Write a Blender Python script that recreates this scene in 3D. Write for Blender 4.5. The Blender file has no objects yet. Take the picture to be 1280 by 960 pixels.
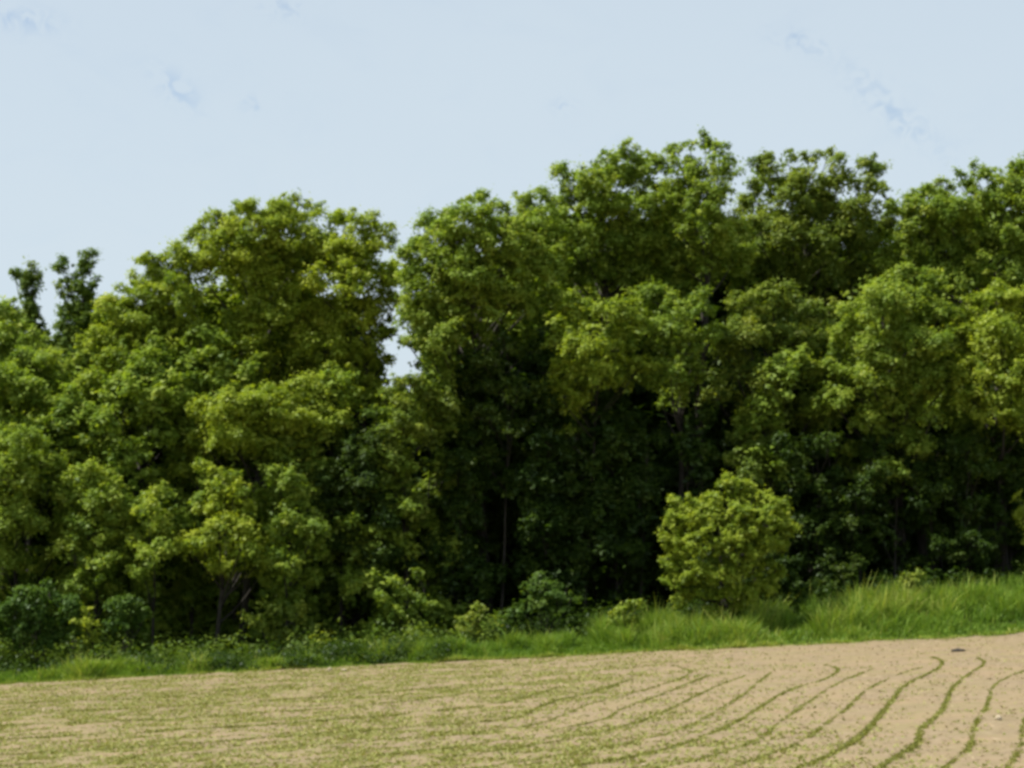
import bpy, math
import numpy as np
from mathutils import Vector

sc = bpy.context.scene
COL = sc.collection
rng = np.random.default_rng(11)

# ------------------------------------------------------------------ camera
CAMZ = 2.91           # eye height above the field at its far edge
F = 2560.0            # focal length in photo pixels (1280 wide)
HOR = 700.0           # photo row of eye level
cam_d = bpy.data.cameras.new("camera")
cam = bpy.data.objects.new("camera", cam_d)
COL.objects.link(cam)
cam.location = (0, 0, CAMZ)
cam.rotation_euler = (math.radians(90), 0, 0)
cam_d.sensor_width = 36.0
cam_d.lens = 36.0 * F / 1280.0
cam_d.shift_y = (HOR - 480.0) / 1280.0
cam_d.clip_start = 0.5
cam_d.clip_end = 6000
sc.camera = cam
sc.render.resolution_x = 1024
sc.render.resolution_y = 768

# ------------------------------------------------------------------ light
TO_SUN = Vector((-0.52, -0.08, 0.85)).normalized()
sun_d = bpy.data.lights.new("sun", 'SUN')
sun_d.energy = 5.0
sun_d.angle = math.radians(0.53)
sun_d.color = (1.0, 0.95, 0.85)
sun = bpy.data.objects.new("sun", sun_d)
COL.objects.link(sun)
sun.location = (-60, -20, 100)
sun.rotation_euler = (-TO_SUN).to_track_quat('-Z', 'Y').to_euler()

world = bpy.data.worlds.new("World")
sc.world = world
world.use_nodes = True
wt = world.node_tree
wt.nodes.clear()
N = wt.nodes.new
L = wt.links.new


def mathn(tree, op, a, b=None, clamp=False):
    n = tree.nodes.new('ShaderNodeMath')
    n.operation = op
    n.use_clamp = clamp
    for i, v in enumerate((a, b)):
        if v is None:
            continue
        if isinstance(v, (int, float)):
            n.inputs[i].default_value = v
        else:
            tree.links.new(v, n.inputs[i])
    return n.outputs[0]


sky = N('ShaderNodeTexSky')
sky.sky_type = 'NISHITA'
sky.sun_disc = False
sky.sun_elevation = math.asin(TO_SUN.z)
sky.sun_rotation = math.atan2(TO_SUN.x, TO_SUN.y)
sky.air_density = 1.0
sky.dust_density = 1.2
sky.ozone_density = 1.2
skys = N('ShaderNodeVectorMath')
skys.operation = 'SCALE'
skys.inputs['Scale'].default_value = 1.0
L(sky.outputs[0], skys.inputs[0])
# thin high cloud veil, with a few torn places where bluer sky shows
tc = N('ShaderNodeTexCoord')
mp = N('ShaderNodeMapping')
mp.inputs['Scale'].default_value = (1.0, 1.0, 1.6)
mp.inputs['Rotation'].default_value = (0.0, 0.6, 0.0)
L(tc.outputs['Generated'], mp.inputs['Vector'])
n1 = N('ShaderNodeTexNoise')
n1.inputs['Scale'].default_value = 26.0
n1.inputs['Detail'].default_value = 7.0
n1.inputs['Roughness'].default_value = 0.6
n1.inputs['Distortion'].default_value = 0.6
L(mp.outputs[0], n1.inputs['Vector'])
n2 = N('ShaderNodeTexNoise')
n2.inputs['Scale'].default_value = 5.0
n2.inputs['Detail'].default_value = 2.0
L(mp.outputs[0], n2.inputs['Vector'])
mr = N('ShaderNodeMapRange')
mr.interpolation_type = 'SMOOTHSTEP'
mr.inputs['From Min'].default_value = 0.46
mr.inputs['From Max'].default_value = 0.74
L(n1.outputs['Fac'], mr.inputs['Value'])
tears = None
# places of the tears in the veil: direction from the viewer, length and slant
for (px, py, rx, ry, sl) in ((222, 112, 34, 15, 0.9), (1118, 140, 75, 18, 0.85), (1000, 52, 34, 12, 0.3),
                             (704, 133, 14, 9, 0.0), (315, 130, 14, 9, 0.2), (30, 25, 40, 14, 0.1), (350, 10, 24, 12, 0.2)):
    d = Vector(((px - 640) / F, 1.0, (HOR - py) / F))
    sep = N('ShaderNodeSeparateXYZ')
    L(tc.outputs['Generated'], sep.inputs[0])
    gx = mathn(wt, 'SUBTRACT', mathn(wt, 'DIVIDE', sep.outputs[0], sep.outputs[1]), d.x)
    gz = mathn(wt, 'SUBTRACT', mathn(wt, 'DIVIDE', sep.outputs[2], sep.outputs[1]), d.z)
    ca, sa = math.cos(math.atan(sl)), math.sin(math.atan(sl))
    # long axis falls to the right
    u = mathn(wt, 'SUBTRACT', mathn(wt, 'MULTIPLY', gx, ca * F / rx), mathn(wt, 'MULTIPLY', gz, sa * F / rx))
    v = mathn(wt, 'ADD', mathn(wt, 'MULTIPLY', gx, sa * F / ry), mathn(wt, 'MULTIPLY', gz, ca * F / ry))
    r2 = mathn(wt, 'ADD', mathn(wt, 'MULTIPLY', u, u), mathn(wt, 'MULTIPLY', v, v))
    g = mathn(wt, 'POWER', 2.718, mathn(wt, 'MULTIPLY', r2, -1.0))
    g = mathn(wt, 'MULTIPLY', g, mathn(wt, 'GREATER_THAN', sep.outputs[1], 0.0))
    tears = g if tears is None else mathn(wt, 'ADD', tears, g)
tn = N('ShaderNodeTexNoise')
tn.inputs['Scale'].default_value = 130.0
tn.inputs['Distortion'].default_value = 1.2
tn.inputs['Detail'].default_value = 5.0
L(tc.outputs['Generated'], tn.inputs['Vector'])
tnr = N('ShaderNodeMapRange')
tnr.inputs['From Min'].default_value = 0.44
tnr.inputs['From Max'].default_value = 0.64
L(tn.outputs['Fac'], tnr.inputs['Value'])
tears = mathn(wt, 'MULTIPLY', tears, tnr.outputs[0])
thin = mathn(wt, 'ADD', mathn(wt, 'MULTIPLY', mr.outputs[0], 0.045), mathn(wt, 'MULTIPLY', tears, 0.40))
thin = mathn(wt, 'ADD', thin, mathn(wt, 'MULTIPLY', n2.outputs['Fac'], 0.12))
sepz = N('ShaderNodeSeparateXYZ')
L(tc.outputs['Generated'], sepz.inputs[0])
up = mathn(wt, 'MINIMUM', mathn(wt, 'MAXIMUM', sepz.outputs[2], 0.0), 0.35)
thin = mathn(wt, 'ADD', thin, mathn(wt, 'MULTIPLY', up, 0.45))      # the veil looks denser toward the horizon
fac = mathn(wt, 'SUBTRACT', 1.0, thin, clamp=True)
mix = N('ShaderNodeMix')
mix.data_type = 'RGBA'
L(fac, mix.inputs['Factor'])
L(skys.outputs[0], mix.inputs['A'])
mix.inputs['B'].default_value = (4.42, 5.06, 5.52, 1)     # sunlit thin cloud, in the sky texture's units
bg = N('ShaderNodeBackground')
bg.inputs['Strength'].default_value = 0.1
L(mix.outputs['Result'], bg.inputs['Color'])
wo = N('ShaderNodeOutputWorld')
L(bg.outputs[0], wo.inputs['Surface'])

sc.view_settings.view_transform = 'Standard'
sc.view_settings.look = 'None'
sc.view_settings.exposure = 0.6
sc.view_settings.gamma = 1.0
sc.view_settings.use_curve_mapping = False
sc.render.engine = 'CYCLES'
sc.cycles.max_bounces = 6
sc.cycles.transmission_bounces = 4
sc.cycles.transparent_max_bounces = 4
sc.cycles.pixel_filter_type = 'BLACKMAN_HARRIS'
sc.cycles.filter_width = 3.4      # the photograph is soft all over

# ------------------------------------------------------------------ helpers


def tag(o, label=None, cat=None, group=None, kind=None):
    if label: o['label'] = label
    if cat: o['category'] = cat
    if group: o['group'] = group
    if kind: o['kind'] = kind
    return o


def link(name, mesh, mat=None, parent=None):
    o = bpy.data.objects.new(name, mesh)
    COL.objects.link(o)
    if mat is not None and len(mesh.materials) == 0:
        mesh.materials.append(mat)
    if parent is not None:
        o.parent = parent
    return o


def empty(name, loc):
    o = bpy.data.objects.new(name, None)
    COL.objects.link(o)
    o.location = loc
    o.empty_display_size = 0.3
    return o


def mesh_from(name, verts, faces, tint=None, smooth=False):
    """verts (n,3); faces (m,k) all the same size; tint one float per face"""
    verts = np.asarray(verts, np.float32)
    faces = np.asarray(faces, np.int32)
    m, k = faces.shape
    me = bpy.data.meshes.new(name)
    me.vertices.add(len(verts))
    me.vertices.foreach_set('co', verts.ravel())
    me.loops.add(m * k)
    me.loops.foreach_set('vertex_index', faces.ravel())
    me.polygons.add(m)
    me.polygons.foreach_set('loop_start', np.arange(0, m * k, k, dtype=np.int32))
    me.polygons.foreach_set('loop_total', np.full(m, k, np.int32))
    if smooth:
        me.polygons.foreach_set('use_smooth', np.ones(m, bool))
    if tint is not None:
        a = me.attributes.new('tint', 'FLOAT', 'FACE')
        a.data.foreach_set('value', np.asarray(tint, np.float32))
    me.update(calc_edges=True)
    return me


def unit(a):
    return a / np.maximum(np.linalg.norm(a, axis=-1, keepdims=True), 1e-6)


def rand_dirs(n):
    return unit(rng.normal(size=(n, 3)))


def leaf_quads(c, nrm, size, aspect=0.72):
    """small pointed leaves lying across nrm at c"""
    n = len(c)
    t = unit(np.cross(nrm, rand_dirs(n)))
    b = np.cross(nrm, t)
    s = size[:, None] * 1.22
    w = s * aspect * 0.62
    v = np.stack([c - t * s * 0.45 - b * w * 0.45, c + b * w * 0.8 - t * s * 0.1, c + t * s * 0.6 - b * w * 0.2], 1)
    return v.reshape(-1, 3), np.arange(3 * n, dtype=np.int32).reshape(n, 3)


class Tubes:
    def __init__(self):
        self.v, self.f, self.n = [], [], 0

    def add(self, pts, radii, k=6):
        pts = np.asarray(pts, float)
        m = len(pts)
        d = unit(np.gradient(pts, axis=0))
        ref = np.array([0.3, 1.0, 0.1]) if abs(d[0][1]) < 0.8 else np.array([1.0, 0, 0])
        a = unit(np.cross(d, ref))
        b = np.cross(d, a)
        ang = np.linspace(0, 2 * np.pi, k, endpoint=False)
        ring = (a[:, None] * np.cos(ang)[None, :, None] + b[:, None] * np.sin(ang)[None, :, None])
        v = pts[:, None] + ring * np.asarray(radii)[:, None, None]
        self.v.append(v.reshape(-1, 3))
        i = np.arange(m - 1)[:, None] * k
        j = np.arange(k)[None]
        j2 = (j + 1) % k
        f = np.stack([i + j, i + j2, i + k + j2, i + k + j], -1).reshape(-1, 4) + self.n
        self.f.append(f)
        self.n += m * k

    def build(self, name, mat, parent, origin):
        v = np.concatenate(self.v) - np.asarray(origin)
        me = mesh_from(name, v, np.concatenate(self.f), smooth=True)
        return link(name, me, mat, parent)


def sstep(a, b, x):
    t = np.clip((x - a) / (b - a), 0, 1)
    return t * t * (3 - 2 * t)


_G = np.random.default_rng(5).random((64, 64))


def vnoise(x, y, s):
    x = np.asarray(x, float) / s
    y = np.asarray(y, float) / s
    xi, yi = np.floor(x).astype(int), np.floor(y).astype(int)
    fx, fy = x - xi, y - yi
    fx, fy = fx * fx * (3 - 2 * fx), fy * fy * (3 - 2 * fy)
    g = lambda i, j: _G[i % 64, j % 64]
    return (g(xi, yi) * (1 - fx) * (1 - fy) + g(xi + 1, yi) * fx * (1 - fy)
            + g(xi, yi + 1) * (1 - fx) * fy + g(xi + 1, yi + 1) * fx * fy)


def edge_y(x):
    """where the ploughed field stops and the grass verge starts"""
    x = np.asarray(x, float)
    return 60.0 + 0.7 * (vnoise(x, x * 0 + 3, 3.1) - 0.5) + 0.3 * (vnoise(x, x * 0 + 21, 0.35) - 0.5) + 0.6 * (vnoise(x, x * 0 + 9, 0.9) - 0.5)


def ground(x, y):
    x = np.asarray(x, float)
    y = np.asarray(y, float)
    z = 0.05 * 45 * np.tanh(x / 45)
    bank = 0.12 + 0.16 * sstep(-8, 2, x) + 0.85 * sstep(0, 17, x)
    z = z + bank * sstep(60.1, 65.0, y)
    z = z + 6.0 * sstep(78, 120, y)          # unseen rise added behind the wood, blocks sky low between the trees
    z = z + 0.04 * (vnoise(x, y, 5.0) - 0.5)
    return z


def W(px, py, Y):
    return np.array([(px - 640) / F * Y, Y, CAMZ + (HOR - py) / F * Y])


def on_ground(px, py):
    """the point of the field seen in direction (px, py)"""
    dx, dz = (px - 640) / F, (HOR - py) / F
    Y = 40.0
    for _ in range(30):
        z = float(ground(dx * Y, Y))
        Y = (z - CAMZ) / dz
        Y = min(max(Y, 15), 62)
    return np.array([dx * Y, Y])

# ------------------------------------------------------------------ materials


def new_mat(name):
    m = bpy.data.materials.new(name)
    m.use_nodes = True
    m.node_tree.nodes.clear()
    return m, m.node_tree


def ramp(t, fac, stops):
    r = t.nodes.new('ShaderNodeValToRGB')
    el = r.color_ramp.elements
    while len(el) < len(stops):
        el.new(0.5)
    for e, (p, c) in zip(el, stops):
        e.position = p
        e.color = (*c, 1)
    t.links.new(fac, r.inputs[0])
    return r.outputs[0]


def leaf_mat(name, dark, mid, light, transl=0.45, gloss=0.012):
    m, t = new_mat(name)
    at = t.nodes.new('ShaderNodeAttribute')
    at.attribute_name = 'tint'
    col = ramp(t, at.outputs['Fac'], ((0.0, dark), (0.5, mid), (1.0, light)))
    dif = t.nodes.new('ShaderNodeBsdfDiffuse')
    tra = t.nodes.new('ShaderNodeBsdfTranslucent')
    t.links.new(col, dif.inputs['Color'])
    hs = t.nodes.new('ShaderNodeMix')
    hs.data_type = 'RGBA'
    hs.blend_type = 'MULTIPLY'
    hs.inputs['Factor'].default_value = 1.0
    t.links.new(col, hs.inputs['A'])
    hs.inputs['B'].default_value = (1.2, 1.2, 0.5, 1)
    t.links.new(hs.outputs['Result'], tra.inputs['Color'])
    mx = t.nodes.new('ShaderNodeMixShader')
    mx.inputs[0].default_value = transl
    t.links.new(dif.outputs[0], mx.inputs[1])
    t.links.new(tra.outputs[0], mx.inputs[2])
    gl = t.nodes.new('ShaderNodeBsdfGlossy')
    gl.inputs['Roughness'].default_value = 0.5
    gl.inputs['Color'].default_value = (0.8, 0.85, 0.9, 1)
    m2 = t.nodes.new('ShaderNodeMixShader')
    m2.inputs[0].default_value = gloss
    t.links.new(mx.outputs[0], m2.inputs[1])
    t.links.new(gl.outputs[0], m2.inputs[2])
    o = t.nodes.new('ShaderNodeOutputMaterial')
    t.links.new(m2.outputs[0], o.inputs['Surface'])
    return m


M = {}
M['yellow'] = leaf_mat('yellow_green_leaves', (0.139, 0.216, 0.022), (0.272, 0.345, 0.035), (0.398, 0.446, 0.053))
M['fresh'] = leaf_mat('fresh_green_leaves', (0.117, 0.192, 0.022), (0.221, 0.307, 0.039), (0.353, 0.409, 0.056))
M['mid'] = leaf_mat('mid_green_leaves', (0.086, 0.148, 0.021), (0.174, 0.240, 0.034), (0.297, 0.339, 0.048))
M['dark'] = leaf_mat('shade_green_leaves', (0.023, 0.048, 0.007), (0.046, 0.086, 0.010), (0.083, 0.122, 0.016))  # shade put into the leaf colour, for growth under the crowns
M['blue'] = leaf_mat('blue_green_leaves', (0.045, 0.096, 0.016), (0.079, 0.148, 0.023), (0.130, 0.200, 0.032))
M['grass'] = leaf_mat('verge_grass_blades', (0.098, 0.185, 0.021), (0.185, 0.293, 0.035), (0.332, 0.371, 0.078), 0.35)
M['crop'] = leaf_mat('crop_seedling_leaves', (0.124, 0.137, 0.030), (0.197, 0.206, 0.045), (0.279, 0.272, 0.075), 0.25)
M['weed'] = leaf_mat('field_weed_leaves', (0.170, 0.190, 0.050), (0.260, 0.270, 0.080), (0.350, 0.330, 0.120), 0.25)
M['straw'] = leaf_mat('dry_straw', (0.213, 0.156, 0.090), (0.287, 0.217, 0.131), (0.377, 0.303, 0.197), 0.1)


def bark_mat(name, a, b):
    m, t = new_mat(name)
    tcn = t.nodes.new('ShaderNodeTexCoord')
    mpn = t.nodes.new('ShaderNodeMapping')
    mpn.inputs['Scale'].default_value = (6, 6, 1.5)
    t.links.new(tcn.outputs['Object'], mpn.inputs[0])
    no = t.nodes.new('ShaderNodeTexNoise')
    no.inputs['Scale'].default_value = 3
    no.inputs['Detail'].default_value = 6
    t.links.new(mpn.outputs[0], no.inputs['Vector'])
    c = ramp(t, no.outputs['Fac'], ((0.3, a), (0.7, b)))
    p = t.nodes.new('ShaderNodeBsdfPrincipled')
    p.inputs['Roughness'].default_value = 0.9
    t.links.new(c, p.inputs['Base Color'])
    bp = t.nodes.new('ShaderNodeBump')
    bp.inputs['Distance'].default_value = 0.03
    t.links.new(no.outputs['Fac'], bp.inputs['Height'])
    t.links.new(bp.outputs[0], p.inputs['Normal'])
    o = t.nodes.new('ShaderNodeOutputMaterial')
    t.links.new(p.outputs[0], o.inputs[0])
    return m


M['bark'] = bark_mat('brown_bark', (0.014, 0.012, 0.009), (0.042, 0.035, 0.026))
M['pale_bark'] = bark_mat('pale_dead_bark', (0.13, 0.11, 0.085), (0.28, 0.25, 0.20))
M['stone'] = bark_mat('pale_field_stone', (0.34, 0.28, 0.18), (0.48, 0.41, 0.30))


def ground_mat():
    m, t = new_mat('field_soil')
    tcn = t.nodes.new('ShaderNodeTexCoord')
    P = tcn.outputs['Object']

    def noise(s, d=5, r=0.6, sx=None):
        n = t.nodes.new('ShaderNodeTexNoise')
        n.inputs['Scale'].default_value = s
        n.inputs['Detail'].default_value = d
        n.inputs['Roughness'].default_value = r
        if sx:
            q = t.nodes.new('ShaderNodeMapping')
            q.inputs['Scale'].default_value = sx
            q.inputs['Rotation'].default_value = (0, 0, 0.25)
            t.links.new(P, q.inputs[0])
            t.links.new(q.outputs[0], n.inputs['Vector'])
        else:
            t.links.new(P, n.inputs['Vector'])
        return n.outputs['Fac']
    fine = noise(4.0, 8, 0.75)
    big = noise(0.25, 3)
    streak = noise(1.0, 5, 0.6, (0.4, 2.2, 1))
    c1 = ramp(t, fine, ((0.30, (0.153, 0.113, 0.067)), (0.5, (0.211, 0.163, 0.103)), (0.68, (0.268, 0.212, 0.140))))
    c2 = ramp(t, streak, ((0.34, (0.194, 0.167, 0.081)), (0.66, (0.257, 0.186, 0.117))))
    mx = t.nodes.new('ShaderNodeMix')
    mx.data_type = 'RGBA'
    patch = noise(0.7, 6, 0.65)
    pr_ = t.nodes.new('ShaderNodeMapRange')
    pr_.inputs['From Min'].default_value = 0.38
    pr_.inputs['From Max'].default_value = 0.62
    t.links.new(patch, pr_.inputs['Value'])
    t.links.new(pr_.outputs[0], mx.inputs['Factor'])
    t.links.new(c1, mx.inputs['A'])
    t.links.new(c2, mx.inputs['B'])
    p = t.nodes.new('ShaderNodeBsdfPrincipled')
    p.inputs['Roughness'].default_value = 0.95
    p.inputs['Specular IOR Level'].default_value = 0.1
    t.links.new(mx.outputs['Result'], p.inputs['Base Color'])
    bp = t.nodes.new('ShaderNodeBump')
    bp.inputs['Strength'].default_value = 0.5
    bp.inputs['Distance'].default_value = 0.02
    t.links.new(fine, bp.inputs['Height'])
    t.links.new(bp.outputs[0], p.inputs['Normal'])
    o = t.nodes.new('ShaderNodeOutputMaterial')
    t.links.new(p.outputs[0], o.inputs[0])
    return m


def plain_ground_mat(name, a, b, s):
    m, t = new_mat(name)
    tcn = t.nodes.new('ShaderNodeTexCoord')
    n = t.nodes.new('ShaderNodeTexNoise')
    n.inputs['Scale'].default_value = s
    n.inputs['Detail'].default_value = 6
    t.links.new(tcn.outputs['Object'], n.inputs['Vector'])
    c = ramp(t, n.outputs['Fac'], ((0.35, a), (0.65, b)))
    p = t.nodes.new('ShaderNodeBsdfPrincipled')
    p.inputs['Roughness'].default_value = 1.0
    p.inputs['Specular IOR Level'].default_value = 0.05
    t.links.new(c, p.inputs['Base Color'])
    o = t.nodes.new('ShaderNodeOutputMaterial')
    t.links.new(p.outputs[0], o.inputs[0])
    return m


# ------------------------------------------------------------------ the ground
def axis(lo, hi, step, far):
    core = np.arange(lo, hi + 1e-6, step)
    out, s = [hi], step
    while out[-1] < far:
        s *= 1.35
        out.append(out[-1] + s)
    neg, s = [lo], step
    while neg[-1] > -far:
        s *= 1.35
        neg.append(neg[-1] - s)
    return np.concatenate([np.array(neg[1:])[::-1], core, np.array(out[1:])])


xs = axis(-26, 26, 0.14, 2500)
ys = axis(22, 68, 0.14, 2500)
X, Y = np.meshgrid(xs, ys)
Z = ground(X, Y)
fieldm = (Y < edge_y(X))
rough = 0.045 * (vnoise(X, Y, 0.45) - 0.5) + 0.030 * (vnoise(X + 7, Y, 0.15) - 0.5)
Z = Z + rough * np.where((abs(X) < 27) & (Y > 20) & (Y < 70), 1, 0)
nx, ny = len(xs), len(ys)
idx = np.arange(nx * ny).reshape(ny, nx)
fc = np.stack([idx[:-1, :-1], idx[:-1, 1:], idx[1:, 1:], idx[1:, :-1]], -1).reshape(-1, 4)
gme = mesh_from('field_ground', np.stack([X, Y, Z], -1).reshape(-1, 3), fc, smooth=True)
gme.materials.append(ground_mat())
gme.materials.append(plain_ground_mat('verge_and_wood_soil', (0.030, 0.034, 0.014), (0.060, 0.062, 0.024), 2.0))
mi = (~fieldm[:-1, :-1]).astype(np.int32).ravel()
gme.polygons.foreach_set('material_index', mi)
tag(link('ground', gme), kind='structure')


# ------------------------------------------------------------------ blades and tufts
def blades(x, y, z0, h, w, lean, tintv):
    """bent grass blades: a foot face and a bent tip face each"""
    n = len(x)
    a = rng.uniform(0, 2 * np.pi, n)
    side = np.stack([np.cos(a), np.sin(a), 0 * a], 1)
    b = rng.uniform(0, 2 * np.pi, n)
    ln = np.stack([np.cos(b), np.sin(b), 0 * b], 1) * (lean * h)[:, None]
    p0 = np.stack([x, y, z0], 1)
    up = np.array([0, 0, 1.0])
    p1 = p0 + ln * 0.35 + up * (h * 0.55)[:, None]
    p2 = p0 + ln + up * (h * np.sqrt(np.clip(1 - lean ** 2 * 0.5, 0.2, 1)))[:, None]
    ww = w[:, None]
    v = np.stack([p0 - side * ww * 0.55, p1 + side * ww * 0.5, p2, p1 - side * ww * 0.5], 1)
    base = np.arange(n)[:, None] * 4
    f = np.concatenate([base + np.array([[0, 1, 3]]), base + np.array([[3, 1, 2]])])
    return v.reshape(-1, 3), f, np.tile(tintv, 2)


# verge grass
def verge():
    n = 175000
    x = rng.uniform(-19, 20, n)
    u = rng.random(n)
    depth = 1.7 + 0.9 * sstep(-5, 0, x) + 2.6 * sstep(0, 14, x)
    y = edge_y(x) + 0.02 + u ** 1.1 * depth
    clump = vnoise(x * 1.0, y * 1.0, 0.55)
    clump2 = vnoise(x + 31, y, 1.7)
    keep = rng.random(n) < 0.25 + 0.9 * clump
    x, y, u, clump, clump2 = x[keep], y[keep], u[keep], clump[keep], clump2[keep]
    n = len(x)
    tall = (rng.random(n) < 0.06) * (vnoise(x + 5, y, 0.8) > 0.5)
    h = (0.14 + 0.48 * sstep(0.02, 0.35, u)) * (0.35 + 1.1 * clump) * (0.6 + 0.65 * clump2) * rng.uniform(0.6, 1.35, n) * (1 + 0.5 * tall) * (0.62 + 0.38 * sstep(-4, -1, x))
    w = rng.uniform(0.018, 0.045, n)
    tint = np.clip(0.5 * clump2 + 0.3 * clump + 0.3 * (vnoise(x, y + 17, 0.35) - 0.5) + rng.normal(0, 0.2, n) + 0.3 * tall + 0.45 * (1 - sstep(0.0, 0.12, u)), 0, 1)
    v, f, t = blades(x, y, ground(x, y) - 0.02, h, w, rng.uniform(0.1, 0.75, n), tint)
    o = link('verge_grass', mesh_from('verge_grass', v, f, t), M['grass'])
    tag(o, 'long bright green grass on the verge between bare field and trees', 'grass', kind='stuff')


verge()


def field_cover():
    # green weeds and seedlings between the rows, thick on the left, none at the right
    n = 175000
    y = rng.uniform(25, 60, n)
    x = rng.uniform(-0.27, 0.27, n) * y
    g = 0.05 + 1.6 * sstep(7.0, -6.0, x - (y - 45) * 0.10)
    g *= 0.25 + 1.1 * sstep(0.3, 0.65, vnoise(x, y, 1.6) * 0.6 + vnoise(x * 0.6, y * 2.2, 0.8) * 0.4)
    g += 0.30 * sstep(37, 29, y) * sstep(6.5, 3.0, x)
    g *= 1 - 0.6 * sstep(52, 60, y)
    g += 0.75 * sstep(1.1, 0.1, edge_y(x) - y)          # weeds spread in from the verge
    k = (rng.random(n) < g) & (y < edge_y(x) + 0.1)
    x, y = x[k], y[k]
    n = len(x)
    rep = 2
    x = np.repeat(x, rep) + rng.normal(0, 0.02, n * rep)
    y = np.repeat(y, rep) + rng.normal(0, 0.02, n * rep)
    m = n * rep
    v, f, t = blades(x, y, ground(x, y) - 0.02, rng.uniform(0.030, 0.070, m), rng.uniform(0.025, 0.055, m),
                     rng.uniform(0.5, 1.3, m), np.clip(rng.normal(0.5, 0.25, m), 0, 1))
    tag(link('field_weeds', mesh_from('field_weeds', v, f, t), M['weed']),
        'low yellow green weeds and seedlings over the left of the field', 'weeds', kind='stuff')
    # straw and clods lying about
    n = 20000
    y = rng.uniform(25, 60.2, n)
    x = rng.uniform(-0.27, 0.27, n) * y
    k = rng.random(n) < 0.2 + 0.8 * vnoise(x, y, 0.9)
    x, y = x[k], y[k]
    n = len(x)
    nr = unit(np.array([0, 0, 1.0]) + rng.normal(0, 0.35, (n, 3)))
    v, f = leaf_quads(np.stack([x, y, ground(x, y) + rng.uniform(0.004, 0.018, n)], 1), nr, rng.uniform(0.04, 0.11, n), 0.35)
    tag(link('straw_litter', mesh_from('straw_litter', v, f, np.clip(rng.normal(0.5, 0.3, n), 0, 1)), M['straw']),
        'pale dry straw bits strewn over the bare field', 'straw', kind='stuff')


field_cover()

# ------------------------------------------------------------------ crop rows
ROWS = [
    ('crop row at the far right corner of the field, cut by the picture edge', [(1310, 848), (1296, 866), (1290, 885), (1277, 910), (1279, 930), (1262, 957)], 1.0),
    ('wavy green crop row just left of the right corner, beside the white stone', [(1282, 838), (1240, 855), (1236, 880), (1215, 912), (1215, 935), (1185, 957)], 1.0),
    ('hooked green crop row with a sharp kink, second from the right corner', [(1222, 823), (1235, 830), (1192, 855), (1180, 885), (1172, 896), (1150, 912), (1150, 930), (1105, 957)], 1.25),
    ('crop row that starts under the small dark clod and bows left, third from the right', [(1165, 822), (1180, 827), (1173, 838), (1128, 857), (1113, 880), (1082, 918), (1040, 945), (1010, 957)], 1.35),
    ('straight slanting crop row, fourth from the right corner', [(1150, 835), (1124, 843), (1081, 862), (1060, 886), (1020, 915), (1000, 930), (935, 953)], 1.0),
    ('slanting crop row, fifth from the right corner', [(1092, 836), (1040, 857), (1000, 885), (960, 915), (940, 930), (875, 950), (840, 958)], 1.0),
    ('crop row with a thick green foot, sixth from the right corner', [(1030, 832), (1052, 836), (1035, 850), (985, 862), (950, 885), (920, 905), (860, 930), (805, 945), (730, 957)], 1.25),
    ('long curved crop row, seventh from the right corner', [(964, 841), (940, 860), (920, 875), (880, 900), (840, 917), (775, 932), (700, 945), (640, 955)], 1.1),
    ('crop row left of the long curved row in the middle of the field', [(932, 845), (880, 865), (840, 885), (810, 900), (730, 922), (640, 937), (500, 955)], 1.15),
    ('crop row with a small jog near the middle of the field', [(885, 845), (825, 870), (775, 887), (760, 900), (720, 907), (640, 927), (480, 945), (300, 958)], 1.15),
    ('thin crop row running from mid field to the lower left', [(840, 832), (875, 842), (785, 870), (740, 878), (690, 902), (640, 912), (500, 925), (300, 940), (100, 952)], 1.15),
    ('faint crop row reaching the left side just above the bottom edge', [(790, 850), (730, 870), (690, 877), (660, 892), (640, 900), (520, 910), (400, 918), (250, 930), (0, 945)], 1.35),
    ('faint crop row across the left, fourth below the grass verge', [(700, 860), (640, 878), (560, 888), (430, 900), (250, 912), (0, 925)], 1.35),
    ('faint crop row across the left, third below the grass verge', [(640, 862), (520, 876), (400, 888), (200, 900), (0, 908)], 1.35),
    ('faint crop row across the left, second below the grass verge', [(560, 860), (400, 872), (200, 885), (0, 893)], 1.35),
    ('dark crop row nearest the grass verge at the left', [(370, 856), (300, 862), (180, 875), (0, 880)], 1.35),
]


def resample(p, step):
    p = np.asarray(p, float)
    for _ in range(2):                     # round the corners
        q = [p[0]]
        for a, b in zip(p[:-1], p[1:]):
            q += [a * 0.75 + b * 0.25, a * 0.25 + b * 0.75]
        q.append(p[-1])
        p = np.array(q)
    d = np.concatenate([[0], np.cumsum(np.linalg.norm(np.diff(p, axis=0), axis=1))])
    s = np.arange(0, d[-1], step)
    return np.stack([np.interp(s, d, p[:, 0]), np.interp(s, d, p[:, 1])], 1)


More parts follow.
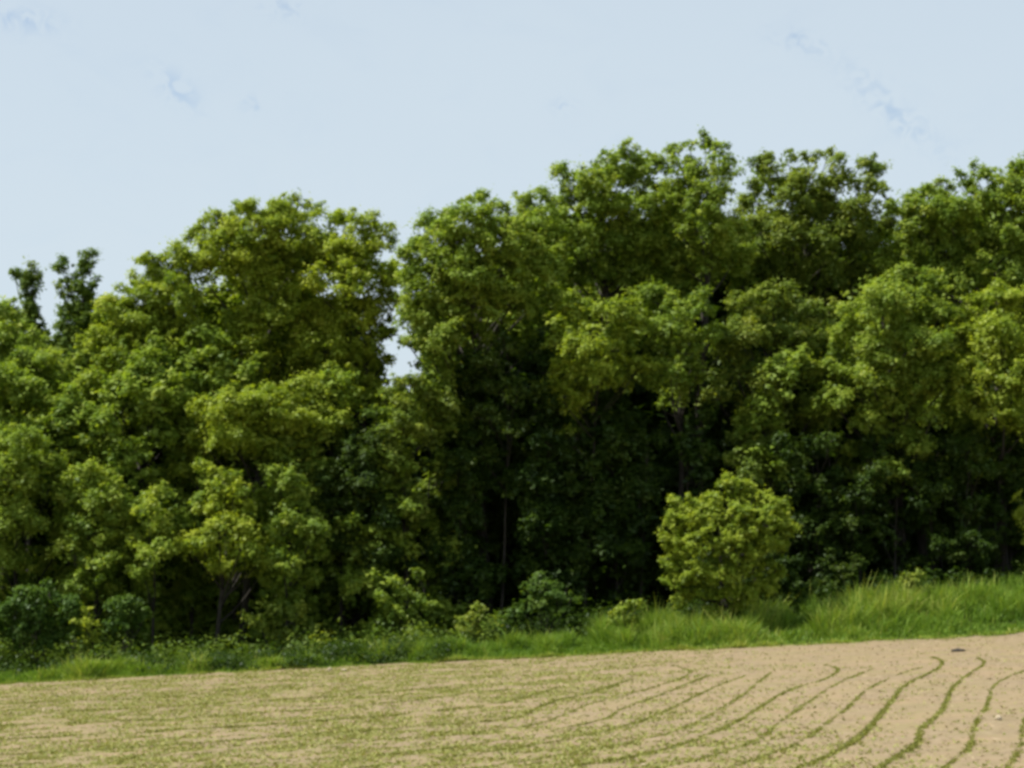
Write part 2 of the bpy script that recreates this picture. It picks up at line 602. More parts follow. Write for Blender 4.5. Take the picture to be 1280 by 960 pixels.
for i, (lab, pl, thick) in enumerate(ROWS):
    pts = [on_ground(*p) for p in pl]
    e = pts[-1] - pts[-2]
    pts.append(pts[-1] + e / np.linalg.norm(e) * 4.0)          # runs on out of the picture
    q = resample(pts, 0.03)
    c0 = q[len(q) // 2]
    n = len(q)
    gap = vnoise(q[:, 0], q[:, 1], 0.8)
    dens = 0.25 + 0.75 * sstep(0.15, 0.55, gap * 0.6 + 0.4 * vnoise(q[:, 0] * 3, q[:, 1] * 3, 0.6))
    rep = 5
    m = n * rep
    near = 1 - sstep(27, 42, np.repeat(q[:, 1], rep))     # rows are better grown at the near end
    sg = (0.010 + 0.013 * near) * thick
    x = np.repeat(q[:, 0], rep) + rng.normal(0, 1, m) * sg
    y = np.repeat(q[:, 1], rep) + rng.normal(0, 1, m) * sg
    k = rng.random(m) < np.repeat(dens, rep) * 0.62 * thick
    x, y, near = x[k], y[k], near[k]
    m = len(x)
    z = ground(x, y) - 0.02
    v, f, t = blades(x, y, z, rng.uniform(0.03, 0.06, m) * (1 + 0.2 * near) * thick, rng.uniform(0.02, 0.045, m), rng.uniform(0.3, 1.1, m),
                     np.clip(rng.normal(0.45, 0.25, m), 0, 1))
    org = np.array([c0[0], c0[1], float(ground(c0[0], c0[1]))])
    o = link('crop_row', mesh_from('crop_row', v - org, f, t), M['crop'])
    o.location = org
    tag(o, lab, 'crop row', 'rows of green seedlings in the bare field', 'stuff')

# small pale stone, dark clod and straw clumps on the field


def lump(name, px, py, sx, sy, sz, mat, lab, cat):
    p = on_ground(px, py)
    import bmesh
    bm = bmesh.new()
    bmesh.ops.create_icosphere(bm, subdivisions=3, radius=1.0)
    for vv in bm.verts:
        k = 0.75 + 0.5 * float(vnoise(vv.co.x * 2 + px, vv.co.y * 2 + vv.co.z * 1.7, 0.8))
        vv.co = Vector((vv.co.x * sx * k, vv.co.y * sy * k, vv.co.z * sz * k + sz * 0.45))
    me = bpy.data.meshes.new(name)
    bm.to_mesh(me)
    bm.free()
    o = link(name, me, mat)
    o.location = (p[0], p[1], float(ground(*p)))
    return tag(o, lab, cat)


lump('field_stone', 1248, 900, 0.06, 0.05, 0.055, M['stone'], 'small whitish stone on bare soil near the right end of the field', 'stone')
lump('soil_clod', 1198, 794, 0.17, 0.12, 0.07, M['bark'], 'flat dark brown clod where the verge meets the field at right', 'clod')
lump('field_stone', 412, 838, 0.06, 0.05, 0.06, M['stone'], 'pale stone on the field edge below the dark left trees, left of its neighbour', 'stone')
lump('field_stone', 430, 838, 0.09, 0.05, 0.035, M['stone'], 'flatter pale stone on the field edge, right of its neighbour', 'stone')


# ------------------------------------------------------------------ trees
PUFF = 1.0


def foliage(lobes, leaf=0.13, dens=1.0, base_tint=0.5, shell=(0.55, 1.0), down=-0.35, puff_r=0.30, puff_cover=1.0):
    """lobes: (x,y,z,r) rows. Each lobe is a cloud of small leaf tufts, each tuft a cap of leaves."""
    V, Fc, T, nv = [], [], [], 0
    tufts = []
    for (lx, ly, lz, r, fr) in lobes:
        area = 4 * math.pi * r * r
        n = max(6, int(puff_cover * 0.9 * area / (math.pi * puff_r ** 2)))
        d = rand_dirs(n)
        d = d[d[:, 2] > down + rng.normal(0, 0.15, len(d))]
        rad = r * rng.uniform(shell[0], shell[1], len(d)) * rng.choice([1.0, 1.0, 1.0, 1.15, 1.32], len(d))
        c = np.array([lx, ly, lz]) + d * rad[:, None] * np.array([1, 1, 0.88])
        pr = puff_r * rng.choice([0.55, 0.8, 1.0, 1.25, 1.6], len(d)) * rng.uniform(0.85, 1.15, len(d)) * (0.8 if r < 0.7 else 1.0)
        tufts.append((np.array([lx, ly, lz]), c))
        for ci, di, pi_ in zip(c, d, pr):
            nl = int(172 * dens * fr * (pi_ / 0.35) ** 2 * (0.13 / leaf) ** 2)
            if nl < 4:
                nl = 4
            e = rand_dirs(nl)
            e = unit(e + np.array([0, 0, 0.35]) + di * 0.35)
            rr = pi_ * (0.60 * rng.random(nl) ** 0.5 + np.abs(rng.normal(0, 0.36, nl)))
            ax = rng.uniform(0.6, 1.5, 3) * np.array([1.0, 1.0, 0.95])
            sk = rng.normal(0, 0.5)
            off = e * rr[:, None] * ax
            off[:, 0] += sk * off[:, 2]
            pos = ci + off
            nrm = unit(e * 0.55 + np.array([-0.15, -0.1, 0.8]) + rng.normal(0, 0.45, (nl, 3)))
            v, f = leaf_quads(pos, nrm, leaf * rng.uniform(0.6, 1.4, nl))
            V.append(v)
            Fc.append(f + nv)
            nv += len(v)
            T.append(np.clip(base_tint + rng.normal(0, 0.15) + rng.normal(0, 0.15, nl), 0, 1))
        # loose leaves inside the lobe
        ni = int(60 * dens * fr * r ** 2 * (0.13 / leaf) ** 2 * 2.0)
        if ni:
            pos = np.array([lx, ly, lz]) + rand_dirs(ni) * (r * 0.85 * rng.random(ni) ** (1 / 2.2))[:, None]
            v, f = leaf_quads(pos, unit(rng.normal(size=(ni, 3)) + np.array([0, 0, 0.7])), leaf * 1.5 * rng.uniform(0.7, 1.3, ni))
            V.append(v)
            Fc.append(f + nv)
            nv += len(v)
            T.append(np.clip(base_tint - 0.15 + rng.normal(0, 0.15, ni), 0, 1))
    return np.concatenate(V), np.concatenate(Fc), np.concatenate(T), tufts


NLEAF = 0


def tree(name, label, cat, group, base_px, Yc, lobes_px, mat, leaf=0.10, dens=1.0, tint=0.5, trunk_r=0.2,
         bark='bark', back=True, bulge=1.5, stems=1, puff_r=0.24, down=-0.35, jitter=0.7, extra_h=0.0):
    global NLEAF
    bx = (base_px - 640) / F * Yc
    bz = float(ground(bx, Yc))
    org = np.array([bx, Yc, bz])
    lp = np.array([(l[0], l[1], l[2]) for l in lobes_px], float)
    cx, cy = lp[:, 0].mean(), lp[:, 1].mean()
    sx, sy = max(lp[:, 0].std() * 1.8, 15), max(lp[:, 1].std() * 1.8, 15)
    lobes = []
    for (px, py, r) in lp:
        q = max(0.0, 1 - ((px - cx) / sx) ** 2 * 0.6 - ((py - cy) / sy) ** 2 * 0.5)
        yy = Yc - bulge * q + rng.uniform(-jitter, jitter)
        p = W(px, py, yy)
        rm = r / F * yy
        lobes.append((p[0], p[1], max(p[2], bz + rm * 0.6), rm, 1.0))
    front = list(lobes)
    V, Fc, T, tufts = foliage(front, leaf, dens, tint, down=down, puff_r=puff_r)
    if back:
        bl = []
        for (x, y, z, r, f_) in front:
            if r < 0.55:
                continue
            bl.append((x + rng.normal(0, 0.3), Yc + 0.5 * bulge + rng.uniform(0.6, 2.2), z - 0.25 + rng.normal(0, 0.2), r * 0.9, 1.0))
        if bl:
            V2, F2, T2, tf2 = foliage(bl, leaf * 1.9, dens * 0.8, tint, down=-0.6, puff_r=puff_r * 1.3)
            V, Fc, T = np.concatenate([V, V2]), np.concatenate([Fc, F2 + len(V)]), np.concatenate([T, T2])
            lobes = lobes + bl
    NLEAF += len(Fc)
    root = empty(name, org)
    tag(root, label, cat, group)
    # trunk
    tops = max(l[2] + l[3] * 0.4 for l in lobes)
    H = max(tops - bz, 0.6)
    cxw = sum(l[0] for l in lobes) / len(lobes)
    tr = Tubes()
    br = Tubes()
    trunks = []
    for s in range(stems):
        off = rng.normal(0, 0.25 if stems > 1 else 0, 2)
        tgt = np.array([cxw + (rng.normal(0, 0.6) if stems > 1 else 0), Yc, bz + H * 0.9])
        b0 = org + np.array([off[0], off[1], -0.15])
        ts = np.linspace(0, 1, 9)
        wob = np.cumsum(rng.normal(0, 0.035 * H / 4, (9, 3)), 0) * np.array([1, 1, 0])
        path = b0 + (tgt - b0) * ts[:, None] + wob * ts[:, None]
        path[:, 0] = path[:, 0] * 1.0
        rad = trunk_r * (1 - 0.86 * ts) * np.where(ts == 0, 1.35, 1)
        tr.add(path, rad, 8)
        trunks.append((path, rad))
    tobj = tr.build('trunk', M[bark], root, org)
    for li, (x, y, z, r, f_) in enumerate(lobes):
        path, rad = trunks[li % stems]
        c = np.array([x, y, z])
        hd = math.hypot(x - path[4][0], y - path[4][1])
        hz = np.clip(z - bz - 0.7 * hd - 0.3, 0.18 * H, 0.85 * H)
        t = hz / (H * 0.9 + 0.15)
        ii = np.interp(t * 8, np.arange(9), np.arange(9))
        s0 = np.array([np.interp(ii, np.arange(9), path[:, a]) for a in range(3)])
        r0 = float(np.interp(ii, np.arange(9), rad)) * 0.6
        tt = np.linspace(0, 1, 5)[:, None]
        mid = (s0 + c) / 2 + np.array([0, 0, -0.12 * np.linalg.norm(c - s0)]) + rng.normal(0, 0.12, 3)
        pth = s0 * (1 - tt) ** 2 + 2 * mid * tt * (1 - tt) + c * tt ** 2
        r0 = max(min(r0, 0.06), 0.018)
        br.add(pth, np.linspace(r0, max(r0 * 0.3, 0.012), 5), 5)
    for (lc, tc_) in tufts:
        for q in tc_[:: 4]:
            if q[2] < bz + 0.05:
                continue
            m_ = (lc + q) / 2 + rng.normal(0, 0.06, 3)
            br.add(np.array([lc, m_, q]), [0.018, 0.012, 0.006], 3)
    tag(br.build('branches', M[bark], tobj, org), kind='stuff')
    cr = link('crown', mesh_from('crown', V - org, Fc, T), M[mat], root)
    return root


BT = 'trees of the wood edge'
# --- far left
tree('slim_tree', 'thin forked treetop at the far left, standing clear against the sky', 'tree', BT, 36, 75,
     [(18, 342, 9), (28, 352, 10), (44, 340, 8), (38, 354, 10), (32, 370, 10), (36, 388, 12), (34, 412, 22), (30, 445, 30), (36, 490, 36)],
     'mid', tint=0.3, trunk_r=0.14, bulge=0.2, puff_r=0.2, jitter=0.2, down=-0.8)
tree('slim_tree', 'narrow dark column of a tree, its spire top right of the forked treetop at left', 'tree', BT, 96, 74,
     [(106, 318, 7), (104, 334, 11), (80, 330, 10), (82, 350, 15), (104, 354, 16), (92, 376, 22), (94, 402, 24), (92, 432, 28), (95, 468, 34), (100, 510, 36)],
     'mid', tint=0.2, trunk_r=0.16, bulge=0.3, puff_r=0.22, jitter=0.3, down=-0.8)
tree('broadleaf_tree', 'olive green tree on the left picture edge below the thin forked treetop', 'tree', BT, 0, 71,
     [(-60, 400, 50), (2, 395, 24), (-20, 440, 45), (30, 430, 24), (45, 462, 34), (5, 480, 42), (-40, 510, 50), (60, 500, 40), (20, 530, 45)],
     'fresh', tint=0.5, trunk_r=0.2)
tree('broadleaf_tree', 'rounded olive green tree between the dark spire and the tallest left crown', 'tree', BT, 165, 69.5,
     [(183, 328, 13), (200, 326, 15), (222, 322, 15), (200, 352, 28), (165, 365, 20), (150, 395, 30), (185, 400, 38), (225, 375, 30), (128, 432, 26),
      (165, 450, 42), (210, 440, 40), (140, 490, 40), (185, 510, 42), (225, 490, 35), (115, 530, 34)],
     'yellow', tint=0.38, trunk_r=0.22)
tree('broadleaf_tree', 'tall yellow green tree with a broad rounded top in the left half', 'tree', BT, 310, 70.5,
     [(250, 290, 14), (268, 276, 14), (262, 300, 22), (300, 268, 16), (320, 262, 16), (350, 262, 18), (378, 256, 13), (388, 268, 14), (325, 292, 34), (362, 292, 32),
      (285, 318, 34), (330, 340, 42), (375, 335, 36), (250, 340, 30), (230, 378, 14), (308, 398, 24), (345, 395, 40), (232, 420, 26), (300, 440, 34), (345, 455, 42), (280, 480, 40), (245, 465, 30)],
     'yellow', tint=0.45, trunk_r=0.26)
tree('broadleaf_tree', 'yellow green tree whose right side drops steeply to the notch of sky', 'tree', BT, 440, 70,
     [(412, 278, 14), (432, 278, 17), (458, 282, 15), (484, 284, 8), (480, 304, 15), (445, 310, 28), (412, 320, 28), (468, 335, 24), (430, 355, 34), (484, 352, 14),
      (475, 376, 20), (395, 390, 34), (440, 400, 32), (466, 420, 18), (484, 418, 8), (482, 452, 8), (492, 372, 13), (486, 396, 12), (496, 350, 10), (405, 440, 34), (446, 452, 22), (425, 490, 34), (460, 505, 18), (380, 500, 34)],
     'yellow', tint=0.5, trunk_r=0.24)
tree('broadleaf_tree', 'bright lit tree with a wide low crown in front of the tallest left crown', 'tree', BT, 300, 67,
     [(270, 520, 26), (300, 510, 28), (335, 520, 34), (295, 548, 32), (345, 556, 30), (255, 556, 24), (385, 505, 30), (375, 540, 28), (415, 525, 22), (230, 590, 24)],
     'yellow', tint=0.5, trunk_r=0.17)
# --- left lower thicket
TH = 'small trees and tall bushes at the foot of the wood'
tree('small_tree', 'lit small tree at the left picture edge halfway up', 'tree', TH, 18, 66.5,
     [(-10, 560, 34), (25, 555, 26), (50, 580, 26), (10, 600, 34), (60, 615, 20), (-20, 640, 34), (20, 655, 28), (5, 700, 30), (-15, 740, 24)],
     'fresh', tint=0.5, trunk_r=0.1)
tree('small_tree', 'leafy small tree right of the black hollow at far left', 'tree', TH, 118, 66,
     [(105, 600, 20), (128, 618, 26), (98, 640, 24), (140, 645, 28), (110, 672, 28), (88, 690, 18), (145, 684, 24), (118, 712, 26), (100, 738, 20), (140, 736, 16)],
     'fresh', tint=0.5, trunk_r=0.09)
tree('small_tree', 'slim bush column with yellowish tips, second clump right of the black hollow', 'bush', TH, 190, 65.5,
     [(195, 622, 16), (186, 645, 20), (202, 660, 18), (180, 672, 20), (192, 696, 20), (178, 716, 18), (186, 738, 16)],
     'fresh', tint=0.55, trunk_r=0.06)
tree('small_tree', 'bright two-tiered small tree left of centre, lit on its left side', 'tree', TH, 268, 65,
     [(256, 590, 14), (272, 604, 20), (292, 618, 18), (268, 632, 22), (300, 648, 24), (250, 680, 18), (275, 672, 24), (238, 690, 14), (302, 684, 22), (325, 700, 22), (286, 708, 20)],
     'yellow', tint=0.5, trunk_r=0.09)
tree('small_tree', 'domed small tree with pale leaves at its right rim, left of the dark middle', 'tree', TH, 358, 65.5,
     [(348, 600, 20), (368, 610, 18), (335, 630, 24), (372, 640, 26), (395, 665, 18), (350, 672, 26), (388, 690, 20), (355, 712, 24), (386, 722, 14), (340, 740, 20), (372, 752, 18)],
     'fresh', tint=0.42, trunk_r=0.09)
tree('small_tree', 'dull green tree in half shade right of the domed small tree', 'tree', TH, 440, 67.5,
     [(425, 560, 30), (460, 560, 26), (440, 600, 34), (415, 640, 30), (470, 640, 28), (440, 680, 34), (480, 700, 28), (430, 730, 30), (470, 755, 26), (410, 770, 24)],
     'dark', tint=0.6, trunk_r=0.12)
tree('small_tree', 'small green tree under the patch of sky, left of the great dark hollow', 'tree', TH, 510, 67,
     [(528, 488, 14), (498, 484, 13), (480, 492, 12), (514, 480, 10), (492, 506, 16), (540, 505, 22), (505, 535, 26), (540, 545, 20), (482, 575, 20), (500, 600, 22), (490, 640, 20), (520, 640, 22)],
     'mid', tint=0.5, trunk_r=0.12)
# --- centre
tree('broadleaf_tree', 'great spreading tree at the centre with deep dark hollows below its crown', 'tree', BT, 610, 68.5,
     [(512, 318, 12), (524, 304, 13), (538, 290, 17), (560, 276, 18), (582, 252, 8), (598, 248, 9), (592, 266, 18), (622, 268, 18), (652, 256, 14), (676, 252, 14),
      (520, 340, 18), (552, 312, 30), (590, 300, 32), (630, 296, 32), (668, 286, 30), (540, 352, 32), (522, 376, 22), (580, 345, 34), (625, 345, 36), (665, 335, 34),
      (545, 392, 32), (522, 408, 22), (508, 428, 8), (512, 392, 12), (506, 366, 12), (510, 350, 10), (590, 385, 32), (636, 385, 32), (676, 372, 24), (548, 430, 30), (540, 452, 16), (560, 470, 26), (566, 502, 14), (598, 420, 22)],
     'fresh', tint=0.5, trunk_r=0.24, bulge=2.6)
tree('broadleaf_tree', 'highest crown right of centre with two rounded heads', 'tree', BT, 770, 71,
     [(702, 216, 10), (718, 222, 14), (742, 210, 14), (765, 198, 14), (788, 192, 12), (806, 200, 14), (822, 214, 14), (755, 226, 26), (796, 226, 26), (720, 250, 22), (700, 262, 20), (700, 292, 26),
      (745, 262, 30), (795, 266, 28), (826, 252, 20), (726, 300, 30), (770, 304, 34), (812, 300, 28), (705, 335, 26), (745, 345, 32), (790, 345, 32)],
     'fresh', tint=0.45, trunk_r=0.3)
tree('broadleaf_tree', 'crown with the flat bright top between the highest crown and the next notch', 'tree', BT, 872, 70.5,
     [(842, 192, 11), (862, 186, 12), (882, 184, 11), (902, 182, 9), (910, 198, 12), (852, 212, 20), (886, 212, 22), (912, 218, 12), (850, 245, 26), (884, 248, 24), (906, 244, 14),
      (838, 282, 28), (878, 286, 30), (912, 290, 22), (845, 325, 30), (885, 328, 28), (915, 330, 24), (850, 370, 28)],
     'fresh', tint=0.5, trunk_r=0.26)
tree('broadleaf_tree', 'lit bough tree hanging forward between the two black hollows at centre', 'tree', BT, 730, 67,
     [(720, 392, 24), (754, 388, 22), (700, 430, 18), (730, 432, 26), (765, 440, 26), (796, 462, 16), (712, 464, 24), (748, 474, 26), (780, 480, 18), (700, 496, 20), (722, 510, 18), (705, 540, 14), (790, 400, 24)],
     'yellow', tint=0.4, trunk_r=0.07, bulge=1.2)
tree('broadleaf_tree', 'mid green tree below the flat bright top, right of the hanging bough', 'tree', BT, 850, 68,
     [(822, 380, 24), (848, 405, 26), (872, 385, 20), (826, 420, 22), (856, 442, 24), (838, 470, 22), (868, 475, 18), (846, 500, 18), (890, 420, 18)],
     'fresh', tint=0.4, trunk_r=0.17)
# --- right
tree('broadleaf_tree', 'loose airy crown with sky showing through, right of the flat bright top', 'tree', BT, 1020, 73.5,
     [(946, 208, 12), (962, 204, 12), (984, 200, 14), (1010, 200, 13), (1034, 196, 12), (1050, 204, 12), (1078, 206, 12), (1094, 214, 12), (1100, 236, 12), (1106, 258, 13),
      (972, 226, 20), (1010, 228, 24), (1050, 230, 22), (1082, 236, 16), (950, 256, 24), (990, 262, 28), (1030, 264, 28), (1070, 268, 26), (1100, 284, 18), (945, 296, 28), (990, 302, 32), (1035, 306, 32), (1080, 312, 28),
      (930, 335, 30), (975, 345, 32), (1025, 350, 32), (1070, 350, 26)],
     'mid', tint=0.55, trunk_r=0.26)
tree('broadleaf_tree', 'large far-right tree whose crown rises toward the picture corner', 'tree', BT, 1215, 72,
     [(1130, 262, 16), (1150, 250, 16), (1175, 240, 16), (1200, 232, 16), (1220, 218, 13), (1245, 222, 14), (1268, 214, 14), (1295, 212, 20), (1145, 285, 26), (1185, 272, 28), (1225, 256, 26), (1265, 250, 28),
      (1310, 250, 34), (1135, 320, 28), (1180, 315, 32), (1225, 302, 32), (1270, 298, 32), (1320, 300, 40), (1200, 350, 30), (1245, 345, 32), (1290, 350, 36), (1330, 370, 44)],
     'fresh', tint=0.42, trunk_r=0.3)
tree('broadleaf_tree', 'dome-shaped lit tree in the right half, its round head below the far skyline', 'tree', BT, 1130, 68,
     [(1080, 368, 16), (1105, 360, 18), (1135, 356, 20), (1165, 362, 20), (1065, 390, 22), (1100, 392, 28), (1140, 392, 30), (1178, 396, 24), (1060, 426, 26), (1100, 432, 30), (1145, 434, 32), (1186, 436, 26),
      (1050, 466, 26), (1090, 474, 26), (1118, 500, 24), (1150, 476, 28), (1136, 516, 18), (1085, 528, 20), (1112, 548, 20), (1165, 525, 18), (1150, 560, 16), (1185, 478, 24), (1040, 502, 22)],
     'fresh', tint=0.5, trunk_r=0.22, bulge=2.2)
tree('broadleaf_tree', 'bright yellowish tree on the right picture edge in front of the taller one', 'tree', BT, 1255, 67.5,
     [(1215, 390, 20), (1245, 380, 24), (1280, 385, 26), (1215, 425, 26), (1250, 425, 28), (1290, 430, 32), (1225, 465, 26), (1262, 470, 30), (1300, 480, 34), (1220, 505, 24), (1255, 515, 26), (1285, 530, 28)],
     'yellow', tint=0.45, trunk_r=0.22, bulge=1.8)
tree('broadleaf_tree', 'green tree under the airy crown, left of the dome-shaped lit tree', 'tree', BT, 960, 69,
     [(930, 385, 24), (965, 378, 24), (1000, 384, 24), (1030, 395, 20), (905, 440, 20), (935, 425, 28), (975, 425, 28), (1015, 430, 26), (920, 470, 24), (955, 475, 26), (1000, 470, 26), (895, 500, 18), (945, 515, 22),
      (985, 515, 24), (1020, 515, 20)],
     'mid', tint=0.5, trunk_r=0.22, bulge=1.5)
tree('small_tree', 'small pale-leaved tree reaching up behind the big round bush', 'tree', TH, 930, 68,
     [(925, 545, 18), (950, 560, 18), (918, 575, 14), (965, 590, 20), (990, 605, 18), (940, 600, 18)], 'mid', tint=0.5, trunk_r=0.07)
# sparse understorey saplings, shade put into their dark leaf colour
US = 'shaded saplings under the crowns'
for (lab, bp, Yc, lb) in (
    ('tall shaded sapling under the great spreading tree, in its black hollow', 625, 67.0, [(600, 450, 22), (632, 436, 22), (660, 440, 20), (615, 480, 24), (648, 490, 24), (680, 500, 18), (610, 525, 22), (640, 540, 22), (605, 575, 20)]),  # added to fill the hollow with shade-coloured leaves
    ('shaded sapling in the black hollow left of centre', 600, 70, [(600, 600, 22), (620, 640, 20), (585, 650, 22), (610, 690, 24), (640, 660, 16)]),
    ('shaded sapling with a few lit leaves below the hanging bough', 665, 69, [(650, 570, 14), (668, 600, 20), (690, 570, 14), (655, 640, 18), (640, 655, 14), (684, 650, 20), (670, 700, 22)]),
    ('shaded sapling in the hollow just left of the round bush', 745, 70, [(745, 600, 22), (725, 640, 20), (765, 640, 20), (740, 680, 22), (775, 700, 20), (720, 695, 16)]),
    ('shaded sapling between two trunks right of the round bush', 1060, 70, [(1040, 570, 26), (1075, 600, 24), (1050, 640, 24), (1085, 660, 18), (1030, 690, 18)]),
    ('shaded sapling by the leaning trunk in the right hollow', 1180, 70, [(1175, 560, 22), (1190, 600, 24), (1160, 640, 18), (1195, 650, 22), (1130, 690, 14)]),
    ('shaded sapling near the right picture edge under the crown', 1245, 69, [(1235, 570, 22), (1250, 600, 22), (1225, 640, 18), (1262, 650, 18)]),
    ('shaded sapling low in the left thicket behind the tall grass', 545, 68, [(545, 590, 20), (560, 640, 20), (535, 680, 22), (555, 720, 22), (540, 760, 18)])):
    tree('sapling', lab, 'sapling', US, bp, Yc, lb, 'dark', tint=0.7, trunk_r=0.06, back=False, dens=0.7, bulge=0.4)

# understorey: a rank of thin-stemmed young trees filling the shade behind the front crowns
k = 0
px = -70.0
while px < 1360:
    left = px < 540
    top = (470 + 40 * math.sin(px * 0.021) + (70 if 440 < px < 540 else 0)) if left else (500 if px < 900 else 475) + 40 * math.sin(px * 0.017)
    bottom = 800 if px < 560 else (755 if px < 850 else 725 - (px - 850) * 0.07)
    lb = []
    y_ = top
    while y_ < bottom:
        lb.append((px + rng.uniform(-26, 26), y_, rng.uniform(16, 32)))
        y_ += rng.uniform(17, 28)
    k += 1
    if left:
        lb = [q for q in lb if not (36 < q[0] < 80 and q[1] > 625) and not (195 < q[0] < 235 and 700 < q[1])]
    Yc = (66.6 + rng.uniform(-0.3, 1.6)) if left else (69.0 + rng.uniform(-0.4, 0.6) + (1.6 if k % 2 else -1.6))
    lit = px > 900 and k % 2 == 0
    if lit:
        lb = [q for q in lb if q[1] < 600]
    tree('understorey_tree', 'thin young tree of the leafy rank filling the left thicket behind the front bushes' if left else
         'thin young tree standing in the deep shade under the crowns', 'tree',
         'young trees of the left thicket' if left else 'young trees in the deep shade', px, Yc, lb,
         'fresh' if (left or lit) else 'dark', tint=0.4, trunk_r=0.07, back=False, dens=0.9, bulge=0.3, leaf=0.15)  # dark leaves carry painted shade, fresh leaves mark the lit ranks
    px += rng.uniform(42, 60) if left else rng.uniform(38, 52)

# leafy saplings added in front of the trunks, shade put into their leaf colour
for i, (px, lab) in enumerate((
        (985, 'shaded leafy sapling directly right of the big round bush'),
        (1032, 'second shaded leafy sapling right of the big round bush'),
        (1075, 'shaded leafy sapling under the left rim of the dome-shaped tree'),
        (1118, 'shaded leafy sapling left of the leaning trunk at right'),
        (1165, 'shaded leafy sapling right of the leaning trunk at right'),
        (1205, 'shaded leafy sapling between the dome-shaped tree and the right edge'),
        (1245, 'shaded leafy sapling second from the right picture edge'),
        (1290, 'shaded leafy sapling at the right picture edge'),
        (575, 'shaded leafy sapling at the left end of the great hollow'),
        (730, 'shaded leafy sapling below the hanging bough'),
        (800, 'shaded leafy sapling just left of the big round bush'))):
    lb = []
    y_ = rng.uniform(540, 570)
    while y_ < 735 - max(0, px - 900) * 0.06:
        lb.append((px + rng.uniform(-20, 20), y_, rng.uniform(13, 24)))
        y_ += rng.uniform(14, 26)
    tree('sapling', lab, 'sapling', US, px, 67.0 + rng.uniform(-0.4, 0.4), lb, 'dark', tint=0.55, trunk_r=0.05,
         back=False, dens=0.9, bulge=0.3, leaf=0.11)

# --- shrubs in front
SH = 'shrubs along the verge'
tree('round_bush', 'big round light green bush standing forward on the verge right of centre', 'bush', SH, 912, 63.4,
     [(846, 630, 10), (862, 628, 12), (884, 628, 13), (905, 602, 9), (916, 614, 13), (938, 622, 14), (962, 628, 14), (980, 640, 12), (850, 652, 18), (880, 650, 20), (915, 645, 22), (950, 652, 22), (978, 662, 14),
      (848, 680, 18), (880, 682, 24), (918, 682, 26), (955, 680, 18), (978, 686, 11), (848, 712, 15), (875, 715, 18), (905, 716, 18), (942, 712, 17), (970, 712, 12), (838, 700, 12), (846, 728, 15), (852, 750, 13), (880, 740, 15), (905, 745, 14), (935, 740, 15), (960, 736, 12), (895, 765, 10), (925, 762, 10)],
     'yellow', tint=0.45, trunk_r=0.03, stems=5, bulge=1.5, puff_r=0.18, leaf=0.09, jitter=0.25, dens=1.25, down=-0.7)
tree('shrub', 'shrub added behind and right of the big round bush, coloured dark for its shaded foot', 'bush', SH, 935, 64.7,
     [(880, 705, 20), (915, 692, 22), (950, 700, 20), (890, 735, 20), (925, 735, 22), (960, 732, 20), (990, 735, 16), (1012, 742, 13), (975, 712, 15), (935, 758, 15)],
     'dark', tint=0.4, trunk_r=0.03, stems=3, back=False, puff_r=0.2, bulge=0.2, jitter=0.3)  # added dark leaves stand for shade on the bush's lower half
tree('shrub', 'sunlit yellowish twig end poking in at the right picture edge above the verge', 'bush', SH, 1292, 65.5,
     [(1276, 628, 9), (1284, 645, 12), (1300, 640, 18), (1305, 675, 20)], 'yellow', tint=0.6, trunk_r=0.04, back=False, puff_r=0.2, bulge=0.2)
tree('shrub', 'bluish green shrub mass at the far left above the grass', 'bush', SH, 55, 63.2,
     [(5, 765, 20), (35, 752, 18), (62, 748, 18), (85, 765, 18), (20, 790, 20), (50, 780, 22), (80, 790, 18), (-15, 785, 22), (60, 805, 14), (25, 808, 12)],
     'blue', tint=0.5, trunk_r=0.03, stems=4, bulge=0.6, puff_r=0.2, jitter=0.2)
tree('shrub', 'smaller bluish green shrub right of the yellow sprig at left', 'bush', SH, 158, 63.6,
     [(148, 762, 14), (165, 758, 14), (180, 768, 10), (152, 780, 14), (172, 784, 12)], 'blue', tint=0.6, trunk_r=0.03, stems=3, bulge=0.3, puff_r=0.18, jitter=0.15)
tree('shrub', 'yellow green sprig between the two bluish shrubs at left', 'bush', SH, 115, 62.8,
     [(112, 768, 8), (105, 782, 9), (120, 788, 9), (112, 800, 9)], 'yellow', tint=0.6, trunk_r=0.02, back=False, puff_r=0.15, bulge=0.1, jitter=0.1)
tree('shrub', 'dark shrub with pale leaf tips at the foot of the domed small tree', 'bush', SH, 350, 64,
     [(325, 780, 14), (345, 768, 14), (368, 772, 14), (385, 785, 12), (350, 792, 12)], 'mid', tint=0.6, trunk_r=0.02, stems=3, back=False, puff_r=0.17, bulge=0.2, jitter=0.15)
tree('shrub', 'shrub with a lit tip below the small green tree left of centre', 'bush', SH, 500, 64.6,
     [(490, 728, 9), (505, 745, 12), (480, 752, 12), (520, 722, 8), (498, 770, 16), (525, 760, 14)], 'fresh', tint=0.4, trunk_r=0.02, stems=3, back=False, puff_r=0.16, bulge=0.2, jitter=0.15)
tree('shrub', 'small upright shrub at the left end of the bright verge near the middle', 'bush', SH, 592, 62.8,
     [(598, 762, 8), (585, 772, 8), (600, 778, 9), (580, 786, 8), (596, 792, 9)], 'mid', tint=0.7, trunk_r=0.02, back=False, puff_r=0.15, bulge=0.1, jitter=0.1)
tree('shrub', 'low shrub with an arching right arm in front of the centre hollow', 'bush', SH, 672, 63.6,
     [(672, 724, 10), (684, 732, 12), (660, 740, 12), (695, 745, 12), (714, 748, 9), (675, 756, 14), (652, 762, 12), (698, 764, 10), (640, 775, 10)],
     'blue', tint=0.7, trunk_r=0.02, stems=3, back=False, puff_r=0.16, bulge=0.2, jitter=0.15)
